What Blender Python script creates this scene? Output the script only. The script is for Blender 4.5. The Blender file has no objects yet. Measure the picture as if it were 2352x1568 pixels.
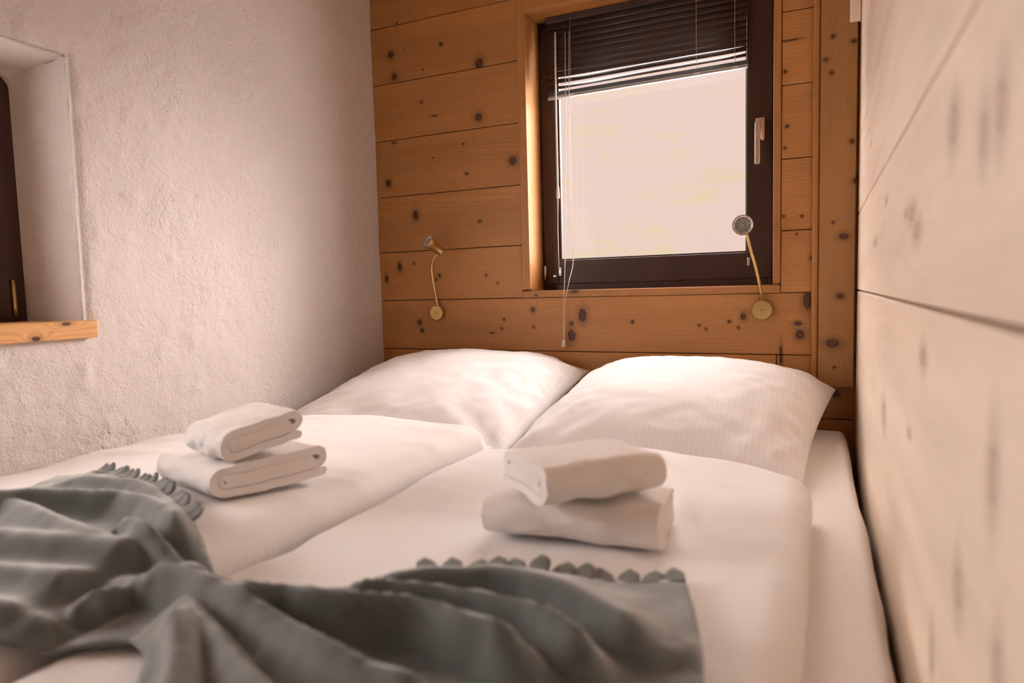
import bpy, bmesh, math, random
import numpy as np
from mathutils import Vector, Matrix, geometry

random.seed(7)
scene = bpy.context.scene
COL = scene.collection

# ------------------------------------------------------------------ camera, light, exposure
F_PX = 1541.0
R = np.array([[0.90873318, 0.0089357, -0.41728186],
              [0.41656766, -0.08166841, 0.90542899],
              [-0.02598811, -0.9966195, -0.07793712]])   # columns: image right, image down, forward
CAM = np.array([0.0, 0.0, 1.0])
cam_data = bpy.data.cameras.new('camera')
cam_data.sensor_width = 36.0
cam_data.lens = F_PX / 2352 * 36.0
cam_data.clip_start = 0.01
cam_data.clip_end = 500
cam_data.dof.use_dof = True
cam_data.dof.focus_distance = 2.25
cam_data.dof.aperture_fstop = 2.8
cam = bpy.data.objects.new('camera', cam_data)
cam.matrix_world = Matrix([[R[0, 0], -R[0, 1], -R[0, 2], CAM[0]],
                           [R[1, 0], -R[1, 1], -R[1, 2], CAM[1]],
                           [R[2, 0], -R[2, 1], -R[2, 2], CAM[2]],
                           [0, 0, 0, 1]])
COL.objects.link(cam)
scene.camera = cam

SKY = 13.2
world = bpy.data.worlds.new('world')
scene.world = world
world.use_nodes = True
bg = world.node_tree.nodes['Background']
bg.inputs['Color'].default_value = (1.0, 0.88, 0.84, 1)
bg.inputs['Strength'].default_value = SKY

sun_data = bpy.data.lights.new('sun', 'SUN')
sun_data.energy = 9.0
sun_data.color = (1.0, 0.84, 0.77)
sun_data.angle = math.radians(44)
sun = bpy.data.objects.new('sun', sun_data)
SUN_DIR = Vector((0.52, 0.70, 0.32)).normalized()      # towards the sun
sun.rotation_euler = SUN_DIR.to_track_quat('Z', 'Y').to_euler()
sun.location = (6, 6, 6)
COL.objects.link(sun)


vs = scene.view_settings
vs.view_transform = 'Standard'
vs.look = 'None'
vs.exposure = 0.2
vs.gamma = 1.0
vs.use_curve_mapping = False
scene.cycles.max_bounces = 8
scene.cycles.diffuse_bounces = 5
scene.cycles.adaptive_threshold = 0.04
scene.cycles.transparent_max_bounces = 16
scene.cycles.caustics_reflective = False
scene.cycles.caustics_refractive = False
scene.cycles.use_denoising = True
scene.cycles.sample_clamp_indirect = 6.0

# ------------------------------------------------------------------ dimensions (metres)
D = 2.30                      # wooden wall behind the pillows
XL, XR = -1.641, 0.100        # plaster wall, wooden side wall
ZC = 2.38                     # ceiling
YB = -3.6                     # rear of the room
ZM = 0.55                     # mattress top
PLANK_Z = [0.57, 0.769, 0.966, 1.160, 1.380, 1.603, 1.822, 2.040, 2.262, 2.40]


def at(px, py, axis, val):
    """point where the line of sight through a measured photo position meets a plane of the room"""
    v = np.array([px - 1176.0, py - 784.0, F_PX])
    d = R @ v
    return CAM + d * ((val - CAM[axis]) / d[axis])


# ------------------------------------------------------------------ mesh helpers
def tag(o, label=None, cat=None, group=None, kind=None):
    if label: o['label'] = label
    if cat: o['category'] = cat
    if group: o['group'] = group
    if kind: o['kind'] = kind
    return o


def link(name, me, mat=None, parent=None, smooth=False):
    if mat:
        me.materials.append(mat)
    if smooth:
        me.polygons.foreach_set('use_smooth', [True] * len(me.polygons))
    o = bpy.data.objects.new(name, me)
    COL.objects.link(o)
    if parent is not None:
        o.parent = parent
        o.matrix_parent_inverse = Matrix.Translation(-Vector(parent.location)) if parent.type == 'EMPTY' else Matrix()
    return o


def empty(name, loc=(0, 0, 0)):
    o = bpy.data.objects.new(name, None)
    o.location = loc
    o.empty_display_size = 0.1
    COL.objects.link(o)
    return o


def mesh(name, v, f):
    me = bpy.data.meshes.new(name)
    me.from_pydata([tuple(map(float, p)) for p in v], [], [tuple(map(int, q)) for q in f])
    me.update()
    return me


def grid_mesh(name, P, closed_u=False):
    """P[n, m, 3] -> quad mesh"""
    n, m = P.shape[:2]
    idx = np.arange(n * m).reshape(n, m)
    if closed_u:
        idx = np.vstack([idx, idx[:1]])
    f = np.stack([idx[:-1, :-1], idx[1:, :-1], idx[1:, 1:], idx[:-1, 1:]], -1).reshape(-1, 4)
    return mesh(name, P.reshape(-1, 3), f)


def bm_box(bm, x0, x1, y0, y1, z0, z1, bev=0.0, seg=2):
    c = ((x0 + x1) / 2, (y0 + y1) / 2, (z0 + z1) / 2)
    r = bmesh.ops.create_cube(bm, size=1)
    bmesh.ops.scale(bm, vec=(x1 - x0, y1 - y0, z1 - z0), verts=r['verts'])
    bmesh.ops.translate(bm, vec=c, verts=r['verts'])
    if bev:
        es = list({e for v in r['verts'] for e in v.link_edges})
        bmesh.ops.bevel(bm, geom=es, offset=bev, segments=seg, affect='EDGES', profile=0.5)


def box(name, x0, x1, y0, y1, z0, z1, mat, parent=None, bev=0.0, seg=2):
    bm = bmesh.new()
    bm_box(bm, x0, x1, y0, y1, z0, z1, bev, seg)
    me = bpy.data.meshes.new(name)
    bm.to_mesh(me)
    bm.free()
    return link(name, me, mat, parent)


def boxes(name, lst, mat, parent=None, bev=0.0):
    bm = bmesh.new()
    for b in lst:
        bm_box(bm, *b, bev)
    me = bpy.data.meshes.new(name)
    bm.to_mesh(me)
    bm.free()
    return link(name, me, mat, parent)


def frames(pts):
    pts = np.asarray(pts, float)
    t = np.gradient(pts, axis=0)
    t /= np.linalg.norm(t, axis=1)[:, None] + 1e-12
    up = np.array([0, 0, 1.0]) if abs(t[0, 2]) < 0.9 else np.array([1.0, 0, 0])
    n = np.cross(t[0], up)
    n /= np.linalg.norm(n)
    N = []
    for k in range(len(pts)):
        n = n - t[k] * (n @ t[k])
        n /= np.linalg.norm(n) + 1e-12
        N.append(n.copy())
    N = np.array(N)
    return t, N, np.cross(t, N)


def tube(name, pts, rad, mat, parent=None, seg=10):
    pts = np.asarray(pts, float)
    rad = np.broadcast_to(np.asarray(rad, float), (len(pts),))
    t, N, B = frames(pts)
    a = np.linspace(0, 2 * np.pi, seg, endpoint=False)
    ring = pts[:, None] + rad[:, None, None] * (np.cos(a)[None, :, None] * N[:, None] + np.sin(a)[None, :, None] * B[:, None])
    v = ring.reshape(-1, 3)
    f = []
    n = len(pts)
    for i in range(n - 1):
        for j in range(seg):
            k = (j + 1) % seg
            f.append((i * seg + j, i * seg + k, (i + 1) * seg + k, (i + 1) * seg + j))
    f.append(tuple(range(seg))[::-1])
    f.append(tuple((n - 1) * seg + j for j in range(seg)))
    return link(name, mesh(name, v, f), mat, parent, True)


def spline(ctrl, n=30):
    """Catmull-Rom through control points"""
    c = np.asarray(ctrl, float)
    c = np.vstack([2 * c[0] - c[1], c, 2 * c[-1] - c[-2]])
    out = []
    m = len(c) - 3
    for i in range(m):
        p0, p1, p2, p3 = c[i:i + 4]
        for s in np.linspace(0, 1, max(2, n // m), endpoint=False):
            out.append(0.5 * (2 * p1 + (p2 - p0) * s + (2 * p0 - 5 * p1 + 4 * p2 - p3) * s ** 2 + (3 * p1 - p0 - 3 * p2 + p3) * s ** 3))
    out.append(c[-2])
    return np.array(out)


def lathe(name, prof, origin, axis, mat, parent=None, seg=32, caps=True):
    """profile [(radius, height)] turned about an axis"""
    q = Vector(axis).normalized().to_track_quat('Z', 'Y').to_matrix()
    v, f = [], []
    for r, h in prof:
        for j in range(seg):
            a = 2 * math.pi * j / seg
            p = q @ Vector((r * math.cos(a), r * math.sin(a), h)) + Vector(origin)
            v.append(p)
    for i in range(len(prof) - 1):
        for j in range(seg):
            k = (j + 1) % seg
            f.append((i * seg + j, i * seg + k, (i + 1) * seg + k, (i + 1) * seg + j))
    if caps and prof[0][0] > 1e-6: f.append(tuple(range(seg))[::-1])
    if caps and prof[-1][0] > 1e-6: f.append(tuple((len(prof) - 1) * seg + j for j in range(seg)))
    o = link(name, mesh(name, v, f), mat, parent, True)
    o.data.set_sharp_from_angle(angle=math.radians(35))
    return o


def vnoise(x, y, seed=0):
    x = np.asarray(x, float); y = np.asarray(y, float)
    xi = np.floor(x).astype(np.int64); yi = np.floor(y).astype(np.int64)
    xf = x - xi; yf = y - yi
    u = xf * xf * xf * (xf * (xf * 6 - 15) + 10); w = yf * yf * yf * (yf * (yf * 6 - 15) + 10)

    def h(a, b):
        n = (a * 374761393 + b * 668265263 + seed * 974634777) & 0xffffffff
        n = ((n ^ (n >> 13)) * 1274126177) & 0xffffffff
        n = (n ^ (n >> 16)) & 0xffff
        return n / 32767.5 - 1
    return (h(xi, yi) * (1 - u) + h(xi + 1, yi) * u) * (1 - w) + (h(xi, yi + 1) * (1 - u) + h(xi + 1, yi + 1) * u) * w


def fbm(x, y, oct=4, seed=0):
    s = 0; a = 0.5
    for k in range(oct):
        s = s + a * vnoise(x * 2 ** k, y * 2 ** k, seed + k * 17)
        a *= 0.5
    return s


def smooth(e0, e1, x):
    t = np.clip((x - e0) / (e1 - e0), 0, 1)
    return t * t * (3 - 2 * t)


# ------------------------------------------------------------------ materials
def new_mat(name):
    m = bpy.data.materials.new(name)
    m.use_nodes = True
    nt = m.node_tree
    b = nt.nodes['Principled BSDF']
    return m, nt, b


class NB:
    def __init__(self, nt): self.nt = nt

    def node(self, t, **kw):
        n = self.nt.nodes.new(t)
        for k, v in kw.items(): setattr(n, k, v)
        return n

    def set(self, sock, val):
        if hasattr(val, 'is_linked') or isinstance(val, bpy.types.NodeSocket):
            self.nt.links.new(val, sock)
        else:
            sock.default_value = val

    def math(self, op, a, b=None, c=None, clamp=False):
        n = self.node('ShaderNodeMath', operation=op, use_clamp=clamp)
        for i, x in enumerate((a, b, c)):
            if x is not None: self.set(n.inputs[i], x)
        return n.outputs[0]

    def vmath(self, op, a, b=None, c=None):
        n = self.node('ShaderNodeVectorMath', operation=op)
        for i, x in enumerate((a, b, c)):
            if x is not None: self.set(n.inputs[i], x)
        return n.outputs['Value'] if op in ('LENGTH', 'DOT_PRODUCT', 'DISTANCE') else n.outputs[0]

    def noise(self, vec, scale, detail=3.0, rough=0.5, dist=0.0):
        n = self.node('ShaderNodeTexNoise')
        self.set(n.inputs['Vector'], vec)
        n.inputs['Scale'].default_value = scale
        n.inputs['Detail'].default_value = detail
        n.inputs['Roughness'].default_value = rough
        n.inputs['Distortion'].default_value = dist
        return n.outputs['Fac']

    def mix(self, fac, a, b):
        n = self.node('ShaderNodeMix', data_type='RGBA')
        self.set(n.inputs['Factor'], fac)
        self.set(n.inputs[6], a)
        self.set(n.inputs[7], b)
        return n.outputs[2]

    def ramp(self, x, a, b, lo=0.0, hi=1.0):
        n = self.node('ShaderNodeMapRange')
        n.interpolation_type = 'SMOOTHSTEP'
        self.set(n.inputs[0], x)
        n.inputs[1].default_value = a; n.inputs[2].default_value = b
        n.inputs[3].default_value = lo; n.inputs[4].default_value = hi
        return n.outputs[0]

    def bump(self, h, strength, dist):
        n = self.node('ShaderNodeBump')
        n.inputs['Strength'].default_value = strength
        n.inputs['Distance'].default_value = dist
        self.set(n.inputs['Height'], h)
        return n.outputs[0]

    def coord(self, which='Object'):
        return self.node('ShaderNodeTexCoord').outputs[which]


def c4(c): return (c[0], c[1], c[2], 1.0)


def wood(name, grain, cross, light, dark, knotcol, knots, rough=0.45, ring_scale=95.0, tone=0.12, ring_amt=0.62):
    """pine boards: grain axis index, cross axis index, knots (a, b, ra, rb) in metres"""
    m, nt, bs = new_mat(name)
    n = NB(nt)
    P = n.coord('Object')
    rnd = n.node('ShaderNodeObjectInfo').outputs['Random']
    off = n.vmath('SCALE', (3.1, 2.3, 4.7)); off.node.inputs['Scale'].default_value = 1
    nt.links.new(n.math('MULTIPLY', rnd, 9.0), off.node.inputs['Scale'])
    Q = n.vmath('ADD', P, off)
    sc = [9.0, 9.0, 9.0]; sc[grain] = 0.9
    S = n.vmath('MULTIPLY', Q, tuple(sc))
    dmin = None
    for (a, b, ra, rb) in knots:
        inv = [0.0, 0.0, 0.0]; of = [0.0, 0.0, 0.0]
        inv[grain] = 1 / ra; of[grain] = -a / ra
        inv[cross] = 1 / rb; of[cross] = -b / rb
        v = n.vmath('MULTIPLY_ADD', P, tuple(inv), tuple(of))
        l = n.vmath('LENGTH', v)
        dmin = l if dmin is None else n.math('MINIMUM', dmin, l)
    wob = n.noise(Q, 90.0, 2.0)
    if dmin is None:
        k = n.node('ShaderNodeValue'); k.outputs[0].default_value = 50.0
        dmin = k.outputs[0]
    dw = n.math('ADD', dmin, n.math('MULTIPLY', n.math('SUBTRACT', wob, 0.5), 0.5))
    fall = n.math('POWER', 2.718, n.math('MULTIPLY', n.math('MULTIPLY', dmin, dmin), -0.13))
    # growth rings: cross position bent by slow noise and by the knots
    sep = n.node('ShaderNodeSeparateXYZ'); nt.links.new(Q, sep.inputs[0])
    cr = sep.outputs[cross]
    slow = n.noise(S, 0.55, 2.0, 0.5)
    G = n.math('ADD', n.math('MULTIPLY', cr, ring_scale * 1.9), n.math('MULTIPLY', slow, 26.0))
    G = n.math('ADD', G, n.math('MULTIPLY', fall, 5.0))
    rings = n.math('PINGPONG', G, 1.0)
    rings = n.math('MULTIPLY', n.math('POWER', rings, 3.0), n.ramp(n.noise(S, 0.9, 2.0), 0.35, 0.65, 0.35, 1.0))
    fine = n.noise(S, 22.0, 3.0, 0.6)
    broad = n.noise(S, 1.6, 3.0, 0.55)
    g = n.math('ADD', n.math('MULTIPLY', rings, ring_amt), n.math('MULTIPLY', n.math('SUBTRACT', fine, 0.45), 0.9), clamp=True)
    col = n.mix(g, c4(light), c4(dark))
    shade = n.math('ADD', n.math('MULTIPLY', broad, 0.5), n.math('MULTIPLY', rnd, tone))
    shade = n.math('ADD', shade, 0.75 - tone / 2)
    col2 = n.vmath('SCALE', col); nt.links.new(shade, col2.node.inputs['Scale'])
    halo = n.ramp(dw, 0.9, 2.6, 0.35, 0.0)
    col3 = n.mix(halo, col2, c4([x * 0.6 for x in knotcol]))
    km = n.ramp(dw, 0.75, 1.1, 1.0, 0.0)
    krings = n.ramp(n.math('PINGPONG', n.math('MULTIPLY', dw, 3.0), 1.0), 0.2, 0.9, 0.8, 1.25)
    kc = n.vmath('SCALE', tuple(knotcol)); nt.links.new(krings, kc.node.inputs['Scale'])
    col4 = n.mix(km, col3, kc)
    nt.links.new(col4, bs.inputs['Base Color'])
    bs.inputs['Roughness'].default_value = rough
    bs.inputs['Specular IOR Level'].default_value = 0.35
    return m


def plain(name, col, rough=0.5, metal=0.0, var=0.08, scale=30.0, bump=0.0, spec=0.5):
    m, nt, bs = new_mat(name)
    n = NB(nt)
    P = n.coord('Object')
    f = n.noise(P, scale, 3.0)
    nt.links.new(n.mix(f, c4([x * (1 - var) for x in col]), c4([min(1, x * (1 + var)) for x in col])), bs.inputs['Base Color'])
    bs.inputs['Roughness'].default_value = rough
    bs.inputs['Metallic'].default_value = metal
    bs.inputs['Specular IOR Level'].default_value = spec
    if bump:
        nt.links.new(n.bump(f, bump, 0.002), bs.inputs['Normal'])
    return m


def fabric(name, col, stripe_axis=None, stripe=0.0, pitch=0.009, rough=0.85, sheen=0.15, weave=900.0, wb=0.05):
    m, nt, bs = new_mat(name)
    n = NB(nt)
    P = n.coord('Object')
    f = n.noise(P, 14.0, 3.0)
    col_a = n.mix(f, c4([x * 0.97 for x in col]), c4(col))
    h = n.noise(P, weave, 2.0)
    if stripe_axis is not None:
        sep = n.node('ShaderNodeSeparateXYZ'); nt.links.new(P, sep.inputs[0])
        s = n.math('PINGPONG', n.math('MULTIPLY', sep.outputs[stripe_axis], 1.0 / pitch), 1.0)
        s = n.ramp(s, 0.4, 0.6)
        col_a = n.mix(n.math('MULTIPLY', s, stripe), col_a, c4([x * 0.8 for x in col]))
        nt.links.new(n.math('ADD', n.math('MULTIPLY', s, -0.25), rough), bs.inputs['Roughness'])
        h = n.math('ADD', n.math('MULTIPLY', h, 0.5), n.math('MULTIPLY', s, 0.6))
    else:
        bs.inputs['Roughness'].default_value = rough
    nt.links.new(col_a, bs.inputs['Base Color'])
    bs.inputs['Sheen Weight'].default_value = sheen
    bs.inputs['Sheen Roughness'].default_value = 0.5
    bs.inputs['Specular IOR Level'].default_value = 0.25
    nt.links.new(n.bump(h, wb, 0.002), bs.inputs['Normal'])
    return m


def plaster(name, col):
    m, nt, bs = new_mat(name)
    n = NB(nt)
    P = n.coord('Object')
    mid = n.noise(P, 46.0, 4.0, 0.6, 0.6)
    fine = n.noise(P, 190.0, 3.0, 0.6)
    patch = n.ramp(n.noise(P, 3.2, 2.0), 0.42, 0.62)
    vor = n.node('ShaderNodeTexVoronoi'); vor.inputs['Scale'].default_value = 34.0
    nt.links.new(n.vmath('ADD', P, n.vmath('SCALE', (0.03, 0.03, 0.03))), vor.inputs['Vector'])
    pits = n.ramp(vor.outputs['Distance'], 0.02, 0.22)
    rough = n.math('MULTIPLY', n.math('ADD', n.math('MULTIPLY', mid, 1.4), n.math('MULTIPLY', pits, 0.35)), n.math('ADD', n.math('MULTIPLY', patch, 0.7), 0.55))
    h = n.math('ADD', rough, n.math('MULTIPLY', fine, 0.45))
    big = n.noise(P, 5.0, 3.0)
    nt.links.new(n.mix(big, c4([x * 0.93 for x in col]), c4(col)), bs.inputs['Base Color'])
    bs.inputs['Roughness'].default_value = 0.95
    bs.inputs['Specular IOR Level'].default_value = 0.15
    nt.links.new(n.bump(h, 0.8, 0.006), bs.inputs['Normal'])
    return m


def glass_mat(name):
    m, nt, bs = new_mat(name)
    n = NB(nt)
    nt.nodes.remove(bs)
    out = nt.nodes['Material Output']
    tr = n.node('ShaderNodeBsdfTransparent'); tr.inputs[0].default_value = (0.97, 0.975, 0.97, 1)
    gl = n.node('ShaderNodeBsdfGlossy'); gl.inputs['Roughness'].default_value = 0.02
    lw = n.node('ShaderNodeLayerWeight')
    fres = n.math('ADD', n.math('MULTIPLY', n.math('POWER', lw.outputs['Facing'], 5.0), 0.9), 0.03)
    sm = n.math('MULTIPLY', n.ramp(n.noise(n.coord('Object'), 6.0, 2.0), 0.3, 0.8, 0.85, 1.0), fres)
    mx = n.node('ShaderNodeMixShader')
    nt.links.new(sm, mx.inputs[0]); nt.links.new(tr.outputs[0], mx.inputs[1]); nt.links.new(gl.outputs[0], mx.inputs[2])
    nt.links.new(mx.outputs[0], out.inputs[0])
    return m


# knots measured on the wooden wall (photo positions -> wall coordinates, radii in metres)
def wk(px, py, r, rb=None):
    p = at(px, py, 1, D - 0.012)
    return (p[0], p[2], r * 1.15, (rb or r) * 1.15)


KN = [wk(898, 126, .012), wk(906, 176, .012), wk(1101, 146, .015, .017), wk(1013, 102, .006), wk(972, 160, .003), wk(928, 113, .002),
      wk(911, 53, .004), wk(1099, 269, .014), wk(998, 266, .014, .003), wk(968, 235, .005), wk(1178, 369, .014), wk(1064, 330, .004),
      wk(995, 362, .003), wk(1072, 399, .007, .004), wk(892, 421, .012), wk(955, 494, .012, .016), wk(1102, 508, .007, .005), wk(905, 328, .008, .004),
      wk(918, 613, .008, .015), wk(951, 605, .005, .004), wk(888, 640, .007, .013), wk(1009, 632, .006), wk(1002, 642, .005), wk(1117, 632, .004),
      wk(1143, 650, .004), wk(964, 740, .008, .009), wk(970, 758, .007), wk(1158, 733, .005), wk(1153, 754, .004), wk(1131, 764, .009, .003),
      wk(1224, 711, .008, .009), wk(1226, 751, .004), wk(1338, 724, .014, .022), wk(1313, 770, .013, .02), wk(1313, 743, .007),
      wk(1453, 739, .005), wk(1606, 747, .004), wk(1622, 755, .004), wk(1675, 738, .005), wk(1696, 752, .004), wk(1707, 727, .008, .010),
      wk(1855, 690, .012, .026), wk(1833, 743, .011, .006), wk(1837, 768, .012, .014), wk(1866, 592, .007), wk(1800, 496, .004), wk(1803, 165, .005),
      wk(1808, 290, .005), wk(1803, 340, .004), wk(1812, 93, .03, .0025), wk(1842, 496, .004), wk(1830, 538, .003), wk(1794, 815, .004, .03),
      wk(1920, 905, .009), wk(1250, 5, .01, .008)]
WOOD_LIGHT = (0.44, 0.205, 0.069)
WOOD_DARK = (0.29, 0.12, 0.034)
KNOT = (0.085, 0.032, 0.014)
M = {}
def near(kn, lo, hi, cross=1):
    return [k for k in kn if lo - .012 < k[cross] < hi + .012]
M['trim_wood'] = wood('pine_trim', 2, 0, WOOD_LIGHT, WOOD_DARK, KNOT,
                      [(-.975, 1.62, .018, .004), (-.128, 1.83, .012, .006), (-.125, 1.63, .012, .004), (-.985, 1.12, .008, .003)])
M['trim_wood_h'] = wood('pine_trim_horizontal', 0, 2, WOOD_LIGHT, WOOD_DARK, KNOT, [(-.80, .985, .014, .006), (-.95, .975, .006, .004)])
pk = []
for px, py, r, rb in [(1913, 85, .006, .006), (1897, 138, .005, .007), (1911, 168, .006, .005), (1957, 325, .007, .006), (1966, 415, .009, .01), (1914, 511, .004, .005),
                      (1938, 543, .010, .014), (1930, 680, .009, .011), (1912, 788, .014, .02), (1916, 843, .004, .005), (1962, 95, .006, .008)]:
    p = at(px, py, 1, D - 0.04)
    pk.append((p[2], p[0], r, rb))
M['post_wood'] = wood('pine_post', 2, 0, (0.345, 0.17, 0.062), (0.26, 0.115, 0.035), KNOT, pk, ring_amt=0.3)
rk = []
for px, py, ra, rb in [(2260, 310, .012, .018), (2300, 245, .012, .02), (2095, 490, .03, .011), (2082, 490, .02, .006), (2280, 1090, .012, .026), (2200, 1350, .014, .02),
                       (2088, 995, .014, .006), (2140, 1500, .012, .022), (1996, 300, .02, .003), (2000, 330, .02, .004), (2036, 460, .02, .006), (2190, 285, .02, .02),
                       (2030, 950, .03, .02), (2106, 530, .03, .012), (2010, 555, .03, .006), (2120, 820, .02, .012), (2290, 1530, .01, .02)]:
    p = at(px, py, 0, XR)
    rk.append((p[1], p[2], ra, rb))
def side_wood(kn):
    return wood('bright_lit_pine_side_wall', 1, 2, (0.92, 0.79, 0.66), (0.85, 0.69, 0.54), (0.58, 0.45, 0.37), kn, rough=0.38, ring_scale=30.0, ring_amt=0.4)  # same pine as the plank wall, paler to put its strong light into colour


M['side_wood'] = side_wood([])
M['sill_wood'] = wood('pine_sill', 1, 2, (0.62, 0.34, 0.14), (0.45, 0.21, 0.075), KNOT, [(0.93, .915, .01, .006), (1.0, .945, .012, .004)])
M['ceiling_wood'] = wood('pine_ceiling', 1, 0, (0.5, 0.31, 0.17), (0.38, 0.21, 0.1), KNOT, [])
M['floor_wood'] = wood('pine_floor', 1, 0, (0.5, 0.3, 0.15), (0.36, 0.19, 0.08), KNOT, [])
M['groove'] = plain('groove_shadow_wood', (0.16, 0.075, 0.03), 0.8)
M['plaster'] = plaster('warm_white_plaster', (0.72, 0.67, 0.648))
M['dark_frame'] = wood('dark_stained_window_wood', 2, 0, (0.055, 0.028, 0.022), (0.03, 0.015, 0.012), (0.02, 0.01, 0.01), [], rough=0.4, tone=0.05)
M['glass'] = glass_mat('window_glass')
M['slat'] = plain('dark_brown_blind_slat', (0.05, 0.036, 0.034), 0.35, 0.0)
M['bottom_rail'] = plain('blue_grey_blind_rail', (0.16, 0.18, 0.2), 0.35, 0.3)
M['rail_lip'] = plain('pale_grey_rail_edge', (0.42, 0.42, 0.42), 0.4, 0.2)
M['cord'] = plain('pale_cord', (0.62, 0.55, 0.47), 0.7)
M['plastic'] = plain('clear_white_plastic', (0.8, 0.77, 0.72), 0.25)
M['steel'] = plain('brushed_steel', (0.62, 0.56, 0.48), 0.35, 1.0)
M['nickel'] = plain('satin_nickel', (0.78, 0.66, 0.56), 0.38, 1.0)
M['brass'] = plain('brushed_brass', (0.62, 0.44, 0.18), 0.36, 1.0, 0.1, 120.0)
M['reflector'] = plain('lamp_reflector', (0.62, 0.6, 0.58), 0.28, 0.75)
M['bulb'] = plain('lamp_bulb_glass', (0.22, 0.2, 0.18), 0.1)
M['sheet'] = fabric('white_fitted_sheet', (0.92, 0.90, 0.895))
M['pillow'] = fabric('white_striped_pillowcase', (0.92, 0.91, 0.92), 0, 0.16, 0.0065)
M['duvet'] = fabric('white_striped_duvet', (0.93, 0.92, 0.92), 1, 0.14, 0.0065)
M['towel'] = fabric('white_terry_towel', (0.90, 0.86, 0.84), None, 0, rough=0.95, sheen=0.3, weave=420.0, wb=0.55)
M['blanket'] = fabric('charcoal_green_fleece', (0.14, 0.158, 0.157), None, 0, rough=0.95, sheen=0.8, weave=350.0, wb=0.25)

# ------------------------------------------------------------------ the setting
# back wall: wall body behind the boards, pierced by the window
WX0, WX1, WZ0, WZ1 = -0.972, -0.139, 0.992, 2.02      # clear opening between the linings
wb = tag(boxes('wall_back', [(XL - .4, WX0 - .02, D, D + .2, 0, ZC + .1), (WX1 + .02, XR + .3, D, D + .2, 0, ZC + .1),
                            (WX0 - .02, WX1 + .02, D, D + .2, 0, WZ0 - .02), (WX0 - .02, WX1 + .02, D, D + .2, WZ1 + .02, ZC + .1)], M['groove']),
         'honey coloured pine plank wall behind the bed', 'wall', kind='structure')
BT = 0.012
g = 0.0014
TX0, TX1, TZ0, TZ1 = -1.004, -0.116, 0.966, 2.045     # outside of the window casing
for k in range(len(PLANK_Z) - 1):
    z0, z1 = PLANK_Z[k] + g, PLANK_Z[k + 1] - g
    jit = random.uniform(-.0008, .0008)
    y0 = D - BT + jit
    if k == 0:
        spans = [(XL - .02, -0.128), (-0.125, XR + .02)]
    elif z0 < TZ0 - .01 or z0 >= TZ1 - .02:
        spans = [(XL - .02, XR + .02)]
    else:
        spans = [(XL - .02, TX0 - .0006), (TX1 + .0012, XR + .02)]
    wm = wood('pine_wall', 0, 2, WOOD_LIGHT, WOOD_DARK, KNOT, near(KN, z0, z1))
    for x0, x1 in spans:
        box('board', x0, x1, y0, D + .002, z0, z1, wm, wb, 0.0012, 1)
wm = wood('pine_wall', 0, 2, WOOD_LIGHT, WOOD_DARK, KNOT, [])
for z0, z1 in ((0.0, .19), (.19, .38), (.38, .57)):
    box('board', XL - .02, XR + .02, D - BT, D + .002, z0 + g, z1 - g, wm, wb, 0.0012, 1)

# side wall close to the camera
wr = tag(boxes('wall_right', [(XR + .014, XR + .2, YB - .1, D + .2, 0, ZC + .1)], M['groove']),
         'pine board wall along the bed, its bright lighting put into the colour', 'wall', kind='structure')
for z0, z1 in ((0, .20), (.20, .45), (.45, .9695), (.9695, 1.198), (1.198, 1.421), (1.421, 1.66), (1.66, 1.90), (1.90, 2.14), (2.14, 2.40)):
    box('board', XR, XR + .016, YB - .02, D + .01, z0 + .002, z1 - .002, side_wood(near(rk, z0, z1)), wr, 0.003, 2)

# rear wall, floor and ceiling close the room
tag(boxes('wall_rear', [(XL - .4, XR + .2, YB - .15, YB, 0, ZC + .1)], M['floor_wood']), 'brown wooden wall at the foot end', 'wall', kind='structure')
fl = tag(boxes('floor', [(XL - .4, XR + .2, YB - .15, D + .2, -.1, -.012)], M['groove']), 'wooden floor under the bed', 'floor', kind='structure')
for i in range(12):
    x0 = XL + i * .1455
    box('board', x0 + .001, x0 + .1445, YB, D, -.014, 0, M['floor_wood'], fl, 0.001, 1)
ce = tag(boxes('ceiling', [(XL - .4, XR + .2, YB - .15, D + .2, ZC + .012, ZC + .15)], M['groove']), 'pine board ceiling over the bed', 'ceiling', kind='structure')
for i in range(12):
    x0 = XL + i * .1455
    box('board', x0 + .001, x0 + .1445, YB, D, ZC, ZC + .014, M['ceiling_wood'], ce, 0.001, 1)

# plaster wall with a deep window niche
NY0, NY1, NZ0, NZ1, ND = -0.36, 1.064, 0.935, 1.585, 0.205


def plaster_disp(y, z):
    d = 0.006 * fbm(y * 2.1, z * 2.1, 3, 3) + 0.0022 * fbm(y * 14, z * 14, 3, 9)
    rough = smooth(-.1, .35, fbm(y * 2.6 + 7, z * 2.6, 2, 21)) * smooth(1.95, 1.5, y)
    d = d + rough * 0.0030 * fbm(y * 34, z * 34, 3, 31)
    blob = np.maximum(0, fbm(y * 19, z * 19, 2, 77) - .33)
    d = d + blob * 0.014 * smooth(1.9, 1.2, y)
    return d


ys = np.unique(np.round(np.concatenate([np.linspace(YB, NY0, 10), np.linspace(NY0, .8, 30), np.linspace(.8, NY1, 34), np.linspace(NY1, D, 160)]), 6))
zs = np.unique(np.round(np.concatenate([np.linspace(0, .5, 8), np.linspace(.5, NZ0, 60), np.linspace(NZ0, NZ1, 84), np.linspace(NZ1, 2.15, 76), np.linspace(2.15, ZC + .05, 6)]), 6))
YY, ZZ = np.meshgrid(ys, zs, indexing='ij')
XX = XL + plaster_disp(YY, ZZ)
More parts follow.
